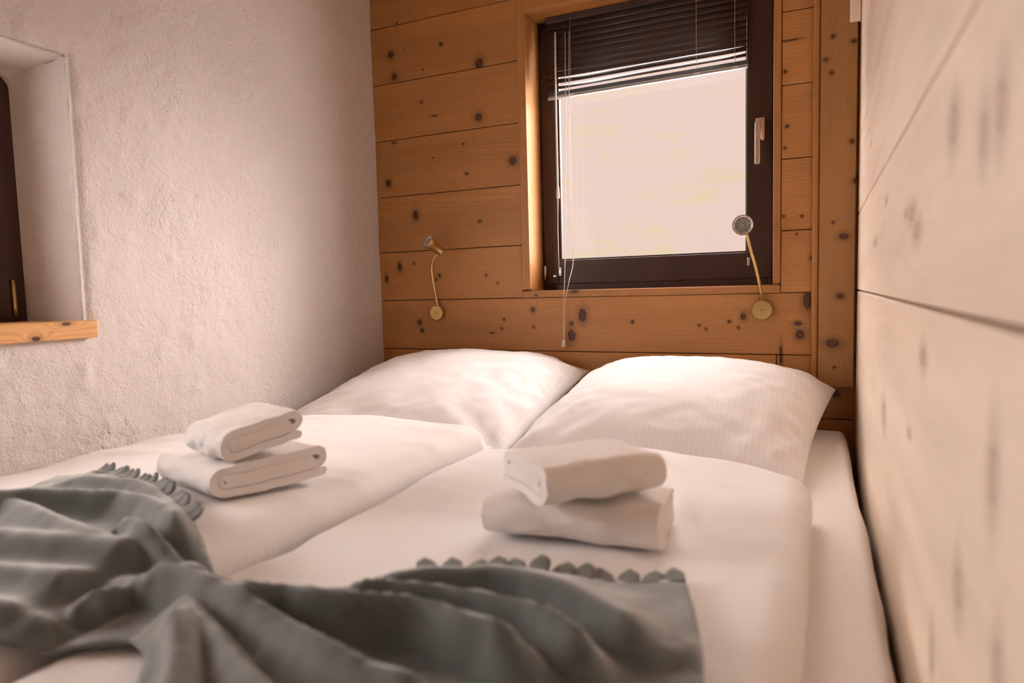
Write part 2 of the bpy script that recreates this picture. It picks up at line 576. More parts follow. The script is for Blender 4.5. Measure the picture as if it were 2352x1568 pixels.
# soft arris round the niche
dy = np.maximum(np.maximum(NY0 - YY, YY - NY1), 0); dz = np.maximum(np.maximum(NZ0 - ZZ, ZZ - NZ1), 0)
dn = np.hypot(dy, dz)
XX = XX - 0.010 * np.exp(-(dn / .010) ** 2)
vid = np.arange(YY.size).reshape(YY.shape)
verts = np.stack([XX, YY, ZZ], -1).reshape(-1, 3).tolist()
faces = []
inside = lambda y, z: (NY0 < y < NY1) and (NZ0 < z < NZ1)
for i in range(len(ys) - 1):
    for j in range(len(zs) - 1):
        if not inside((ys[i] + ys[i + 1]) / 2, (zs[j] + zs[j + 1]) / 2):
            faces.append((vid[i, j], vid[i, j + 1], vid[i + 1, j + 1], vid[i + 1, j]))
# niche lining: loops of the rim carried inwards
iy0 = int(np.argmin(abs(ys - NY0))); iy1 = int(np.argmin(abs(ys - NY1)))
iz0 = int(np.argmin(abs(zs - NZ0))); iz1 = int(np.argmin(abs(zs - NZ1)))
rim = [(i, iz0) for i in range(iy0, iy1)] + [(iy1, j) for j in range(iz0, iz1)] + [(i, iz1) for i in range(iy1, iy0, -1)] + [(iy0, j) for j in range(iz1, iz0, -1)]
prev = [vid[r] for r in rim]
steps = 16
for s in range(1, steps + 1):
    t = s / steps
    cur = []
    for (i, j) in rim:
        y, z = ys[i], zs[j]
        x = XX[i, j] * (1 - t) + (XL - ND) * t
        w = 0.004 * fbm((y + z) * 8, x * 8, 3, 5) * math.sin(math.pi * t)
        inset = 0.016 * t + 0.007 * (1 - math.exp(-t * 14))
        cy, cz = (NY0 + NY1) / 2, (NZ0 + NZ1) / 2
        yy = y + (inset + w if y < NY0 + 1e-4 else (-inset + w if y > NY1 - 1e-4 else 0))
        zz = z + (0 if z < NZ0 + 1e-4 else (-inset + w if z > NZ1 - 1e-4 else 0))
        if t > .85:     # rounded inner corners where the plaster runs onto the frame
            ry = max(0, abs(yy - cy) - ((NY1 - NY0) / 2 - .07)); rz = max(0, (zz - cz) - ((NZ1 - NZ0) / 2 - .07))
            rr = math.hypot(ry, rz)
            if rr > .05 and ry > 0 and rz > 0:
                k = .05 / rr
                yy = cy + math.copysign((NY1 - NY0) / 2 - .07 + ry * k, yy - cy)
                zz = cz + (NZ1 - NZ0) / 2 - .07 + rz * k
        cur.append(len(verts)); verts.append([x, yy, zz])
    L = len(rim)
    for q in range(L):
        faces.append((prev[q], prev[(q + 1) % L], cur[(q + 1) % L], cur[q]))
    prev = cur
wl = tag(link('wall_left', mesh('wall_left', verts, faces), M['plaster'], None, True),
         'rough warm white plaster wall with a deep window niche', 'wall', kind='structure')
# masonry behind the plaster skin keeps daylight out of the cavity
boxes('masonry', [(XL - .42, XL - .02, YB - .1, NY0 - .02, 0, ZC + .1), (XL - .42, XL - .02, NY1 + .01, D + .2, 0, ZC + .1),
                  (XL - .42, XL - .02, NY0 - .02, NY1 + .01, 0, NZ0 - .02), (XL - .42, XL - .02, NY0 - .02, NY1 + .01, NZ1 + .01, ZC + .1)], M['plaster'], wl)

# niche window (dark frame), its sill
w2 = tag(empty('window_2', (XL - ND, (NY0 + NY1) / 2, NZ0)), 'dark framed window set deep in the white plaster niche', 'window', kind='structure')
fx0, fx1 = XL - ND - .045, XL - ND + .004
FW = .085
FWR = .33  # frame side widened to hold daylight off the jamb and pillows
fy0, fy1, fz0, fz1 = NY0 - .01, NY1 + .005, NZ0 - .01, NZ1 + .005
boxes('frame', [(fx0, fx1, fy0, fy0 + FW, fz0, fz1), (fx0, fx1, fy1 - FWR, fy1, fz0, fz1),
                (fx0, fx1, fy0 + FW, fy1 - FWR, fz0, fz0 + FW), (fx0, fx1, fy0 + FW, fy1 - FWR, fz1 - FW, fz1)], M['dark_frame'], w2, .003)
box('pane', fx0 + .018, fx0 + .024, fy0 + FW, fy1 - FWR, fz0 + FW, fz1 - FW, M['glass'], w2)
tube('hinge', [(XL - ND + .010, NY1 - .052, .965), (XL - ND + .010, NY1 - .052, .99), (XL - ND + .010, NY1 - .052, 1.055)], [.0055, .0048, .0045], M['brass'], w2, 12)
tag(box('windowsill', XL - ND, XL + .022, NY0 - .03, NY1 + .012, NZ0 - .027, NZ0 + .016, M['sill_wood'], None, .003),
    'pine sill board under the niche window', 'windowsill', kind='structure')

# bedside window in the plank wall: lining, casing, frame, sash, glass
tr1 = tag(empty('trim_1', (-.56, D, TZ0)), 'pine casing and lining round the bedside window', 'trim', kind='structure')
CT = .006
box('casing', TX0, WX0, D - BT - CT, D + .002, TZ0 + .030, TZ1, M['trim_wood'], tr1, .002)
box('casing', WX1 + .001, TX1, D - BT - CT, D + .002, TZ0 + .030, TZ1, M['trim_wood'], tr1, .002)
box('casing', TX0, TX1, D - BT - CT + .001, D + .002, TZ0, WZ0 - .0015, M['trim_wood_h'], tr1, .002)
box('casing', WX0 - .001, WX1 + .001, D - BT - CT, D + .002, 1.985, TZ1 - .001, M['trim_wood_h'], tr1, .002)
WZT = 1.985
box('lining', WX0 - .018, WX0, D + .001, D + .13, WZ0 - .02, WZ1 + .02, M['trim_wood'], tr1)
box('lining', WX1, WX1 + .018, D + .001, D + .13, WZ0 - .02, WZ1 + .02, M['trim_wood'], tr1)
box('lining', WX0, WX1, D + .001, D + .13, WZ0 - .018, WZ0, M['trim_wood_h'], tr1)
box('lining', WX0, WX1, D + .001, D + .13, WZT, WZT + .018, M['trim_wood_h'], tr1)

w1 = tag(empty('window_1', ((WX0 + WX1) / 2, D + .12, WZ0)), 'dark wooden window over the bed, bright daylight outside', 'window', kind='structure')
SY = D + .105                                           # room face of the sash
gx0, gx1, gz0 = -0.905, -0.229, 1.103
boxes('frame', [(WX0, WX0 + .022, SY + .006, SY + .075, WZ0, WZT), (WX1 - .022, WX1, SY + .006, SY + .075, WZ0, WZT),
                (WX0 + .022, WX1 - .022, SY + .006, SY + .075, WZ0, WZ0 + .03), (WX0 + .022, WX1 - .022, SY + .006, SY + .075, WZT - .025, WZT)], M['dark_frame'], w1, .002)
sash = boxes('sash', [(WX0 + .008, gx0, SY, SY + .05, WZ0 + .022, WZT - .012), (gx1, WX1 - .008, SY, SY + .05, WZ0 + .022, WZT - .012),
                      (gx0, gx1, SY, SY + .05, WZ0 + .022, gz0), (gx0, gx1, SY, SY + .05, WZT - .09, WZT - .012)], M['dark_frame'], w1, .003)
boxes('glazing_bead', [(gx0, gx0 + .010, SY + .012, SY + .03, gz0, WZT - .09), (gx1 - .004, gx1, SY + .012, SY + .03, gz0, WZT - .09),
                       (gx0, gx1, SY + .008, SY + .03, gz0, gz0 + .006)], M['dark_frame'], sash, .001)
box('pane', gx0, gx1, SY + .028, SY + .034, gz0, WZT - .09, M['glass'], sash)
tube('hinge', [(WX0 + .014, SY - .006, 1.03), (WX0 + .014, SY - .006, 1.06), (WX0 + .014, SY - .006, 1.085)], .006, M['steel'], w1, 12)
# lever handle with its back plate
hx = at(1745, 325, 1, SY - .02)
hz = hx[2]; hx = hx[0]
ho = boxes('handle', [(hx - .014, hx + .014, SY - .008, SY, hz + .01, hz + .08)], M['nickel'], sash, .002)
boxes('lever', [(hx - .012, hx + .002, SY - .042, SY - .008, hz + .04, hz + .058), (hx - .013, hx + .003, SY - .050, SY - .038, hz - .075, hz + .058)], M['nickel'], ho, .002)
box('lock_button', hx + .005, hx + .013, SY - .016, SY - .006, hz + .004, hz + .028, M['nickel'], ho, .001)

# moulding strip and post in the corner
tag(box('trim_2', -.026, -.006, D - .030, D - BT + .002, .60, ZC, M['trim_wood'], None, .006, 4), 'narrow rounded pine strip beside the corner post', 'trim', kind='structure')
po = tag(empty('trim_3', (.045, D - .03, .675)), 'vertical pine corner post ending above the mattress', 'post', kind='structure')
box('post', -.0055, .092, D - .045, D - BT + .001, .675, 1.905, M['post_wood'], po, .002)
box('post_top', -.0055, .092, D - .041, D - BT + .001, 1.907, ZC, M['post_wood'], po, .002)
box('corner_block', .070, .0985, D - .060, D - .0455, 1.745, 1.86, M['side_wood'], po, .002)

# ------------------------------------------------------------------ outside: added backdrop hill, hides the sky and keeps the blown-out view pale
hm, nt, bs = new_mat('blown_out_view_backdrop')
n = NB(nt)
P = n.coord('Object')
f1 = n.ramp(n.noise(P, 0.16, 5.0, 0.65), 0.46, 0.66)
f2 = n.ramp(n.noise(P, 0.9, 4.0, 0.65), 0.38, 0.62)
k0 = 0.0615
colh = n.mix(n.math('MULTIPLY', f1, f2), (k0 * 1.0, k0 * .84, k0 * .79, 1), (k0 * .97, k0 * .87, k0 * .55, 1))
nt.links.new(colh, bs.inputs['Base Color'])
bs.inputs['Roughness'].default_value = 1.0
bs.inputs['Specular IOR Level'].default_value = 0.0
na = 90
AZ = np.radians(np.linspace(-62, 34, na))
DI = np.concatenate([np.linspace(7, 60, 50)])
A, Q = np.meshgrid(AZ, DI, indexing='ij')
fade = smooth(math.radians(34), math.radians(16), A) * smooth(math.radians(-62), math.radians(-48), A)
HX = Q * np.sin(A); HY = D + Q * np.cos(A)
HZ = -3.0 + (Q - 7) * 0.45 * (0.25 + .75 * fade) + 0.12 * fbm(HX * .15, HY * .15, 2, 12)
hill = tag(link('backdrop_hill', grid_mesh('backdrop_hill', np.stack([HX, HY, HZ], -1)), hm, None, True), 'added hill backdrop giving the blown-out window view its pale tone', 'backdrop_hill', kind='structure')

# ------------------------------------------------------------------ bed
bed = tag(empty('bed', (-.76, 1.1, 0)), 'double bed with white fitted sheet filling the alcove', 'bed')
MX0, MX1, MY0, MY1 = -1.605, 0.083, 0.16, 2.235


def slab(x0, x1, y0, y1, zb, zt, r, nx=60, ny=80, topf=None, edgef=None, bulge=None):
    """upholstered slab: rounded edge of radius r, top modulated by topf(x, y), outline by edgef(u, v)"""
    def axis(n, L, rr):
        e = rr * (1 - np.cos(np.linspace(0, np.pi / 2, 9)))
        return np.concatenate([e[:-1], np.linspace(rr, L - rr, n), L - e[::-1][1:]])
    ax = axis(nx, x1 - x0, r); ay = axis(ny, y1 - y0, r)
    X, Y = np.meshgrid(ax, ay, indexing='ij')
    ddx = np.minimum(X, (x1 - x0) - X); ddy = np.minimum(Y, (y1 - y0) - Y)
    # rounded corner distance
    ex = np.clip(1 - ddx / r, 0, 1); ey = np.clip(1 - ddy / r, 0, 1)
    e = np.clip(np.hypot(ex, ey), 0, 1)
    s = np.sqrt(np.maximum(0, 1 - e ** 2))
    wx = x0 + X; wy = y0 + Y
    if edgef is not None:
        wx, wy = edgef(wx, wy)
    zm = (zb + zt) / 2
    top = zm + (zt - zm) * s
    bot = zm - (zm - zb) * s
    if topf is not None:
        top = top + topf(wx, wy) * np.minimum(1, s * 1.3)
    Pt = np.stack([wx, wy, top], -1); Pb = np.stack([wx, wy, bot], -1)
    n_, m_ = X.shape
    vt = Pt.reshape(-1, 3); vb = Pb.reshape(-1, 3)
    it = np.arange(n_ * m_).reshape(n_, m_); ib = it + n_ * m_
    f = np.stack([it[:-1, :-1], it[1:, :-1], it[1:, 1:], it[:-1, 1:]], -1).reshape(-1, 4)
    fb = np.stack([ib[:-1, :-1], ib[:-1, 1:], ib[1:, 1:], ib[1:, :-1]], -1).reshape(-1, 4)
    ring = np.concatenate([it[:, 0], it[-1, 1:], it[-2::-1, -1], it[0, -2:0:-1]])
    rb = ring + n_ * m_
    fs = [(ring[k], rb[k], rb[(k + 1) % len(ring)], ring[(k + 1) % len(ring)]) for k in range(len(ring))]
    me = mesh('slab', np.vstack([vt, vb]), f.tolist() + fb.tolist() + fs)
    bm = bmesh.new(); bm.from_mesh(me)
    bmesh.ops.remove_doubles(bm, verts=bm.verts, dist=1e-5)
    bmesh.ops.recalc_face_normals(bm, faces=bm.faces)
    bm.to_mesh(me); bm.free()
    return me


def sheet_top(x, y):
    return 0.0025 * fbm(x * 3, y * 9, 3, 41) + 0.002 * fbm(x * 25 + y * 2, y * 3, 2, 43) * smooth(-.1, .03, x)


def sheet_edge(x, y):
    # the sheet is pulled out of line along the wall in front of the pillow
    e = smooth(0.0, .06, x)
    x = x + e * (0.010 * smooth(1.62, 1.40, y) + 0.003 * fbm(y * 9, y * 3, 3, 8))
    return x, y


link('mattress', slab(MX0, MX1, MY0, MY1, .36, ZM, .03, 70, 110, sheet_top, sheet_edge), M['sheet'], bed, True)
boxes('bed_base', [(MX0, MX1, MY0, MY1, .24, .358)], M['floor_wood'], bed, .004)
for x in (MX0 + .05, -.76, MX1 - .05):
    for y in (MY0 + .06, MY1 - .06):
        box('leg', x - .03, x + .03, y - .03, y + .03, 0, .24, M['floor_wood'], bed, .003)

# ------------------------------------------------------------------ duvets
LD = dict(x0=-1.50, x1=-.752, y0=.20, y1=1.500, zb=ZM + .002, zt=.655)
RD = dict(x0=-.738, x1=-.012, y0=.20, y1=1.435, zb=ZM + .002, zt=.625)


def ld_top(x, y):
    w = 0.012 * fbm(x * 2.2, y * 3.0, 3, 51)
    w = w + 0.0035 * fbm(x * 4 + y, y * 16, 2, 52) * smooth(.8, 1.5, y)
    w = w + .003 * (1 - 2.4 * np.abs(fbm(x * 5 + y * 2, y * 9 - x * 2, 2, 54)))
    w = w + .012 * np.exp(-((x + 1.12) / .3) ** 2)
    return w


def rd_top(x, y):
    w = 0.010 * fbm(x * 2.6 + 3, y * 2.6, 3, 61)
    w = w + 0.003 * fbm(x * 4 - y, y * 14, 2, 62)
    w = w + .003 * (1 - 2.4 * np.abs(fbm(x * 6 - y * 2, y * 7 + x * 3, 2, 64)))
    w = w + .022 * np.exp(-((x + .38) / .25) ** 2) * smooth(.9, 1.35, y)
    ruck = np.exp(-(((x + .20) * .9 + (y - 1.10) * .5) / .012) ** 2) * smooth(.2, .0, abs(x + .18)) * smooth(.12, .0, abs(y - 1.08))
    return w + .006 * ruck


def ld_edge(x, y):
    far = smooth(1.1, 1.5, y)
    y = y + far * (.012 * fbm(x * 5, x * 2, 3, 71) - .030 * smooth(-1.05, -1.5, x))
    return x + .008 * fbm(y * 5, x, 2, 72) * smooth(-1.0, -.76, x), y


def rd_edge(x, y):
    far = smooth(1.05, 1.435, y)
    y = y + far * (.012 * fbm(x * 6, x * 2, 3, 73) - .06 * smooth(-.22, -.02, x) ** 2 - .035 * smooth(-.5, -.72, x))
    return x - .030 * smooth(.9, .3, y) * smooth(-.3, -.02, x) + .006 * fbm(y * 6, x, 2, 74), y


tag(link('duvet', slab(LD['x0'], LD['x1'], LD['y0'], LD['y1'], LD['zb'], LD['zt'], .055, 70, 110, ld_top, ld_edge), M['duvet'], None, True),
    'white striped duvet beside the plaster wall', 'duvet', 'white duvets on the bed')
tag(link('duvet', slab(RD['x0'], RD['x1'], RD['y0'], RD['y1'], RD['zb'], RD['zt'], .045, 70, 110, rd_top, rd_edge), M['duvet'], None, True),
    'white duvet beside the wooden side wall', 'duvet', 'white duvets on the bed')


def slab_height(p, x, y, r, topf):
    ddx = np.minimum(x - p['x0'], p['x1'] - x); ddy = np.minimum(y - p['y0'], p['y1'] - y)
    e = np.clip(np.hypot(np.clip(1 - ddx / r, 0, 2), np.clip(1 - ddy / r, 0, 2)), 0, 1)
    s = np.sqrt(np.maximum(0, 1 - e ** 2))
    zm = (p['zb'] + p['zt']) / 2
    z = zm + (p['zt'] - zm) * s + topf(x, y) * np.minimum(1, s * 1.3)
    return np.where(e < 1, z, ZM)


def bed_z(x, y):
    x = np.asarray(x, float); y = np.asarray(y, float)
    return np.maximum(slab_height(LD, x, y, .055, ld_top), slab_height(RD, x, y, .045, rd_top))


# ------------------------------------------------------------------ pillows
def pillow(name, x0, x1, y0, y1, zf, zb_, T, seed, label, lean=0.0):
    nu, nv = 90, 80
    u = np.sin(np.linspace(-np.pi / 2, np.pi / 2, nu)); v = np.sin(np.linspace(-np.pi / 2, np.pi / 2, nv))
    U, V = np.meshgrid(u, v, indexing='ij')
    a, b = (x1 - x0) / 2, (y1 - y0) / 2
    X = (x0 + x1) / 2 + a * U * (1 - .05 * (1 - V ** 2) * abs(U) ** 3)
    Y = (y0 + y1) / 2 + b * V * (1 - .05 * (1 - U ** 2) * abs(V) ** 3)
    X = X + lean * (V + 1) / 2 * (U + 1) / 2
    Sx = np.maximum(0, 1 - abs(U) ** 2.3) ** .55
    Vs = V
    Sy = np.maximum(0, 1 - abs(Vs) ** 2.3) ** .55
    S = Sx * Sy
    zmean = zf + (zb_ - zf) * ((V + 1) / 2) ** 1.2
    crease = .010 * fbm(U * 1.6 + 5, V * 1.6, 3, seed)
    # puckers running in from the seams
    edge = np.maximum(abs(U) ** 4, abs(V) ** 4)
    puck = .010 * edge * fbm(U * 2 + seed, V * 11, 2, seed + 3) * abs(U) ** 3 + .009 * abs(V) ** 4 * fbm(U * 11, V * 2, 2, seed + 5)
    ridged = 1 - 2.2 * np.abs(fbm(U * 2.2 + V * 1.1 + seed, V * 2.6 - U * 1.4, 3, seed + 11))
    crease = crease + .007 * ridged * smooth(.15, .75, np.maximum(abs(U), -V))
    fine = 1 - 2.4 * np.abs(fbm(U * 5 - V * 3, V * 5 + U * 4 + seed, 2, seed + 12))
    crease = crease + .0028 * fine
    cornr = (abs(U) * abs(V)) ** 1.5
    rad = .010 * cornr * np.sin(14 * (abs(U) - abs(V)) + seed)
    top = zmean + T * S * (1 + .18 * V) + (crease + puck + rad) * np.minimum(1, S * 3)
    bot = zmean - T * .8 * S
    bot = np.maximum(bot, ZM + .004)
    top = np.maximum(top, bot + .001)
    Pt = np.stack([X, Y, top], -1); Pb = np.stack([X, Y, bot], -1)
    n_, m_ = U.shape
    it = np.arange(n_ * m_).reshape(n_, m_); ib = it + n_ * m_
    f = np.stack([it[:-1, :-1], it[1:, :-1], it[1:, 1:], it[:-1, 1:]], -1).reshape(-1, 4).tolist()
    f += np.stack([ib[:-1, :-1], ib[:-1, 1:], ib[1:, 1:], ib[1:, :-1]], -1).reshape(-1, 4).tolist()
    ring = np.concatenate([it[:, 0], it[-1, 1:], it[-2::-1, -1], it[0, -2:0:-1]])
    f += [(ring[k], ring[k] + n_ * m_, ring[(k + 1) % len(ring)] + n_ * m_, ring[(k + 1) % len(ring)]) for k in range(len(ring))]
    me = mesh(name, np.vstack([Pt.reshape(-1, 3), Pb.reshape(-1, 3)]), f)
    return tag(link(name, me, M['pillow'], None, True), label, 'pillow', 'white pillows against the plank wall')


pillow('pillow', -1.565, -.742, 1.515, 2.262, .570, .705, .125, 5, 'plump white pillow beside the plaster wall')
pillow('pillow', -.738, -.030, 1.50, 2.255, .570, .668, .150, 14, 'plump white pillow in the corner by the wooden post', lean=.075)

# ------------------------------------------------------------------ towels
def towel(name, centre, yaw, w, h, length, turns, th, seed, label, sag=0.0, flip=True, tilt=0.0):
    """terry towel folded round and round: flat spiral section (s, z) carried along its length"""
    pts = []
    r0 = h / 2 - th / 2
    half = w / 2 - h / 2
    N = 26
    r = r0
    tot = int(turns * 2)
    pts.append((-(half + r0 * .78), .004 - r0))
    pts.append((-(half + r0 * .45), 0.0 - r0))
    # bottom layer then alternating round ends, the spiral tightening inwards
    zc = 0.0
    side = 1
    for k in range(tot):
        rk = r0 - (k * th * .5)
        if rk < th * .2: break
        nxt = max(.0008, r0 - ((k + 1) * th * .5))
        for j in range(11):
            a = -math.pi / 2 + math.pi * j / 10
            rr = rk + (nxt - rk) * j / 10
            sx = half + rr * math.cos(a) - (rr < r0 * .35) * 0
            zz = rr * math.sin(a)
            pts.append((sx, zz) if side == 1 else (-sx, -zz))
        side = -side
    pts.append((-half * .93, .001) if side == -1 else (half * .93, -.001))
    c = np.array(pts)
    # resample
    seg = np.r_[0, np.cumsum(np.hypot(*np.diff(c, axis=0).T))]
    m = 240
    s = np.linspace(0, seg[-1], m)
    c = np.stack([np.interp(s, seg, c[:, 0]), np.interp(s, seg, c[:, 1])], -1)
    t = np.gradient(c, axis=0); t /= np.linalg.norm(t, axis=1)[:, None] + 1e-9
    nn = np.stack([-t[:, 1], t[:, 0]], -1)
    hw = th * .455 * np.minimum(1, np.minimum(s, seg[-1] - s) / (th * .5) + .35)
    loop = np.vstack([c + nn * hw[:, None], (c - nn * hw[:, None])[::-1]])
    K = 34
    ax = np.linspace(-1, 1, K)
    rings = []
    cy, sy = math.cos(yaw), math.sin(yaw)
    for a in ax:
        ss = loop[:, 0].copy(); zz = loop[:, 1].copy()
        ss = ss + .006 * fbm(np.full(len(ss), a * 1.5 + seed), zz * 30, 2, seed) + .004 * fbm(a * 4 + ss * 6, zz * 60, 2, seed + 4)
        zz = zz * (1 + .10 * vnoise(np.full(len(ss), a * 1.8), ss * 9 + seed, seed + 2)) + .0035 * fbm(ss * 22, np.full(len(ss), a * 3.0), 2, seed + 8) - sag * (1 - a * a)
        al = a * length / 2 + .004 * fbm(ss * 30, zz * 60, 2, seed + 6) * abs(a)
        k = np.sign(-1 if flip else 1)
        lx = ss * k; ly = al
        wz = zz + h / 2 + tilt * lx
        rings.append(np.stack([centre[0] + lx * cy - ly * sy, centre[1] + lx * sy + ly * cy, centre[2] + wz], -1))
    P = np.stack(rings, 0)                       # K, loop, 3
    n_, m_ = P.shape[:2]
    idx = np.arange(n_ * m_).reshape(n_, m_)
    idc = np.hstack([idx, idx[:, :1]])
    f = np.stack([idc[:-1, :-1], idc[1:, :-1], idc[1:, 1:], idc[:-1, 1:]], -1).reshape(-1, 4).tolist()
    # ribbon-shaped end faces
    for row in (0, n_ - 1):
        for j in range(m - 1):
            q = (idx[row, j], idx[row, j + 1], idx[row, 2 * m - 2 - j], idx[row, 2 * m - 1 - j])
            f.append(q if row == 0 else q[::-1])
    me = mesh(name, P.reshape(-1, 3), f)
    bm = bmesh.new(); bm.from_mesh(me)
    bmesh.ops.recalc_face_normals(bm, faces=bm.faces)
    bm.to_mesh(me); bm.free()
    o = link(name, me, M['towel'], None, True)
    o.data.set_sharp_from_angle(angle=math.radians(44))
    return tag(o, label, 'towel', 'folded white towels on the duvets')


def on_bed(px, py, dz=0.0):
    z = .64
    for _ in range(5):
        p = at(px, py, 2, z + dz)
        z = float(bed_z(p[0], p[1]))
    return np.array([p[0], p[1], z])


# stack on the duvet by the plaster wall
def rest(c, w, l):
    xs_, ys_ = np.meshgrid(np.linspace(-.4, .4, 7) * max(w, l), np.linspace(-.4, .4, 7) * max(w, l))
    return float(np.percentile(bed_z(c[0] + xs_.ravel(), c[1] + ys_.ravel()), 60))


cA = (-.950, .885); zA = rest(cA, .2, .23) + .009
towel('towel', (cA[0], cA[1], zA), math.radians(74), .232, .060, .205, 9, .0150, 3, 'larger folded white towel under the smaller one, near the plaster wall')
towel('towel', (-.925, .868, zA + .064), math.radians(72), .165, .064, .140, 9, .0160, 8, 'smaller rolled white towel on the larger one, near the plaster wall', tilt=.16)
# stack on the other duvet
cB = (-.325, .938); zB = rest(cB, .17, .25) + .006
towel('towel', (cB[0], cB[1], zB), math.radians(94), .170, .064, .255, 9, .0160, 21, 'larger folded white towel under the fluffy one, beside the fringed throw')
towel('towel', (-.322, .930, zB + .064), math.radians(136), .180, .064, .185, 9, .0160, 29, 'fluffy folded white towel on top of the stack beside the fringed throw', tilt=-.04)

# ------------------------------------------------------------------ throw blanket
ZB = .66


def px_xy(pl, z):
    return np.array([at(p[0], p[1], 2, z)[:2] for p in pl])


outline_px = [(-260, 1300), (-120, 1215), (0, 1170), (47, 1152), (103, 1130), (134, 1114), (187, 1111), (218, 1100),
              (262, 1112), (310, 1128), (352, 1152), (389, 1180), (418, 1210), (446, 1246), (470, 1272), (500, 1295), (545, 1312), (600, 1320), (650, 1319),
              (720, 1322), (800, 1316), (900, 1305), (1000, 1296), (1100, 1290), (1200, 1290), (1300, 1296), (1400, 1300), (1500, 1302), (1574, 1300),
              (1592, 1360), (1606, 1420), (1612, 1490), (1612, 1568), (1600, 1720), (1540, 1860),
              (1000, 1900), (560, 1900), (330, 1750), (240, 1640), (285, 1560), (322, 1510), (338, 1484), (322, 1462), (296, 1442), (240, 1445), (156, 1452), (70, 1458), (0, 1463), (-120, 1470), (-300, 1490)]
out_xy = px_xy(outline_px, ZB)
# resample the outline
cl = np.vstack([out_xy, out_xy[:1]])
sg = np.r_[0, np.cumsum(np.linalg.norm(np.diff(cl, axis=0), axis=1))]
nb = int(sg[-1] / .008)
ss = np.linspace(0, sg[-1], nb, endpoint=False)
bnd = np.stack([np.interp(ss, sg, cl[:, 0]), np.interp(ss, sg, cl[:, 1])], -1)


def in_poly(pts, poly):
    x, y = pts[:, 0], pts[:, 1]
    c = np.zeros(len(pts), bool)
    j = len(poly) - 1
    for i in range(len(poly)):
        xi, yi = poly[i]; xj, yj = poly[j]
        cond = ((yi > y) != (yj > y)) & (x < (xj - xi) * (y - yi) / (yj - yi + 1e-15) + xi)
        c ^= cond
        j = i
    return c


def dist_poly(pts, poly, closed=True):
    """distance to polyline, side (+ = left of direction) and arc parameter"""
    q = np.vstack([poly, poly[:1]]) if closed else np.asarray(poly)
    best = np.full(len(pts), 1e9); side = np.zeros(len(pts)); arc = np.zeros(len(pts))
    L = np.r_[0, np.cumsum(np.linalg.norm(np.diff(q, axis=0), axis=1))]
    for i in range(len(q) - 1):
        a, b = q[i], q[i + 1]
        d = b - a; l2 = d @ d + 1e-15
        t = np.clip(((pts - a) @ d) / l2, 0, 1)
        c = a + t[:, None] * d
        r = pts - c
        dd = np.hypot(r[:, 0], r[:, 1])
        m = dd < best
        best[m] = dd[m]
        side[m] = np.sign(d[0] * r[m, 1] - d[1] * r[m, 0])
        arc[m] = (L[i] + t[m] * math.sqrt(l2)) / L[-1]
    return best, side, arc


# fold crests measured in the photo: (polyline, height, width away from camera, width towards camera)
folds = [
    ([(103, 1134), (187, 1131), (265, 1139), (311, 1145), (352, 1164), (389, 1195), (414, 1220), (445, 1250)], .030, .020, .016),
    ([(-200, 1215), (0, 1178), (78, 1171), (187, 1169), (280, 1170), (342, 1183), (373, 1201), (405, 1226), (436, 1245), (467, 1262)], .058, .026, .020),
    ([(-150, 1150), (0, 1188), (62, 1206), (124, 1231), (187, 1252), (233, 1266), (300, 1280)], .044, .018, .026),
    ([(245, 1246), (270, 1231), (290, 1228), (311, 1232), (342, 1248), (389, 1267), (436, 1284), (500, 1306)], .056, .012, .016),
    ([(-200, 1262), (0, 1268), (93, 1272), (187, 1276), (249, 1280), (311, 1284), (360, 1290)], .040, .034, .026),
    ([(230, 1274), (311, 1279), (373, 1281), (436, 1296), (500, 1320), (589, 1359), (693, 1412), (768, 1451), (842, 1487), (917, 1513), (1006, 1552), (1090, 1600)], .078, .018, .016),
    ([(-150, 1345), (0, 1342), (90, 1344), (150, 1350), (190, 1362)], .026, .026, .022),
    ([(165, 1386), (218, 1354), (265, 1338), (320, 1334)], .040, .010, .012),
    ([(-150, 1425), (0, 1428), (70, 1433), (130, 1440)], .014, .010, .012),
    ([(360, 1368), (380, 1368), (398, 1382), (409, 1405), (411, 1440), (404, 1480), (392, 1520), (375, 1575), (350, 1640)], .070, .026, .011),
    ([(375, 1338), (400, 1340), (424, 1354), (445, 1372), (467, 1391), (498, 1422), (545, 1485), (600, 1540), (680, 1620)], .062, .012, .030),
    ([(600, 1440), (640, 1468), (679, 1495), (738, 1522), (798, 1567), (860, 1620)], .034, .014, .018),
    ([(470, 1296), (520, 1314), (600, 1322), (658, 1322), (708, 1330), (798, 1339), (880, 1341), (946, 1343), (991, 1352), (1065, 1379), (1127, 1395), (1203, 1432), (1262, 1462)], .085, .018, .018),
    ([(720, 1322), (812, 1315), (887, 1313), (1006, 1323), (1095, 1335), (1203, 1360), (1254, 1378), (1305, 1408), (1356, 1442), (1407, 1477)], .075, .016, .015),
    ([(780, 1316), (900, 1302), (1000, 1291), (1127, 1289), (1203, 1300), (1280, 1320), (1356, 1351), (1433, 1394), (1484, 1428), (1512, 1466)], .058, .040, .018),
    ([(1050, 1480), (1130, 1482), (1200, 1484), (1250, 1494)], .012, .018, .018),
    ([(1120, 1530), (1180, 1522), (1240, 1530)], .010, .012, .012),
    ([(1592, 1440), (1596, 1500), (1590, 1568), (1580, 1640)], .012, .010, .02),
]
H = .0068
gx = np.arange(out_xy[:, 0].min(), out_xy[:, 0].max(), H)
gy = np.arange(out_xy[:, 1].min(), out_xy[:, 1].max(), H * .866)
pts = np.array([(x + (H / 2 if r % 2 else 0), y) for r, y in enumerate(gy) for x in gx])
pts = pts[in_poly(pts, bnd)]
dd, _, _ = dist_poly(pts, bnd)
pts = pts[dd > H * .55]
allp = np.vstack([bnd, pts])
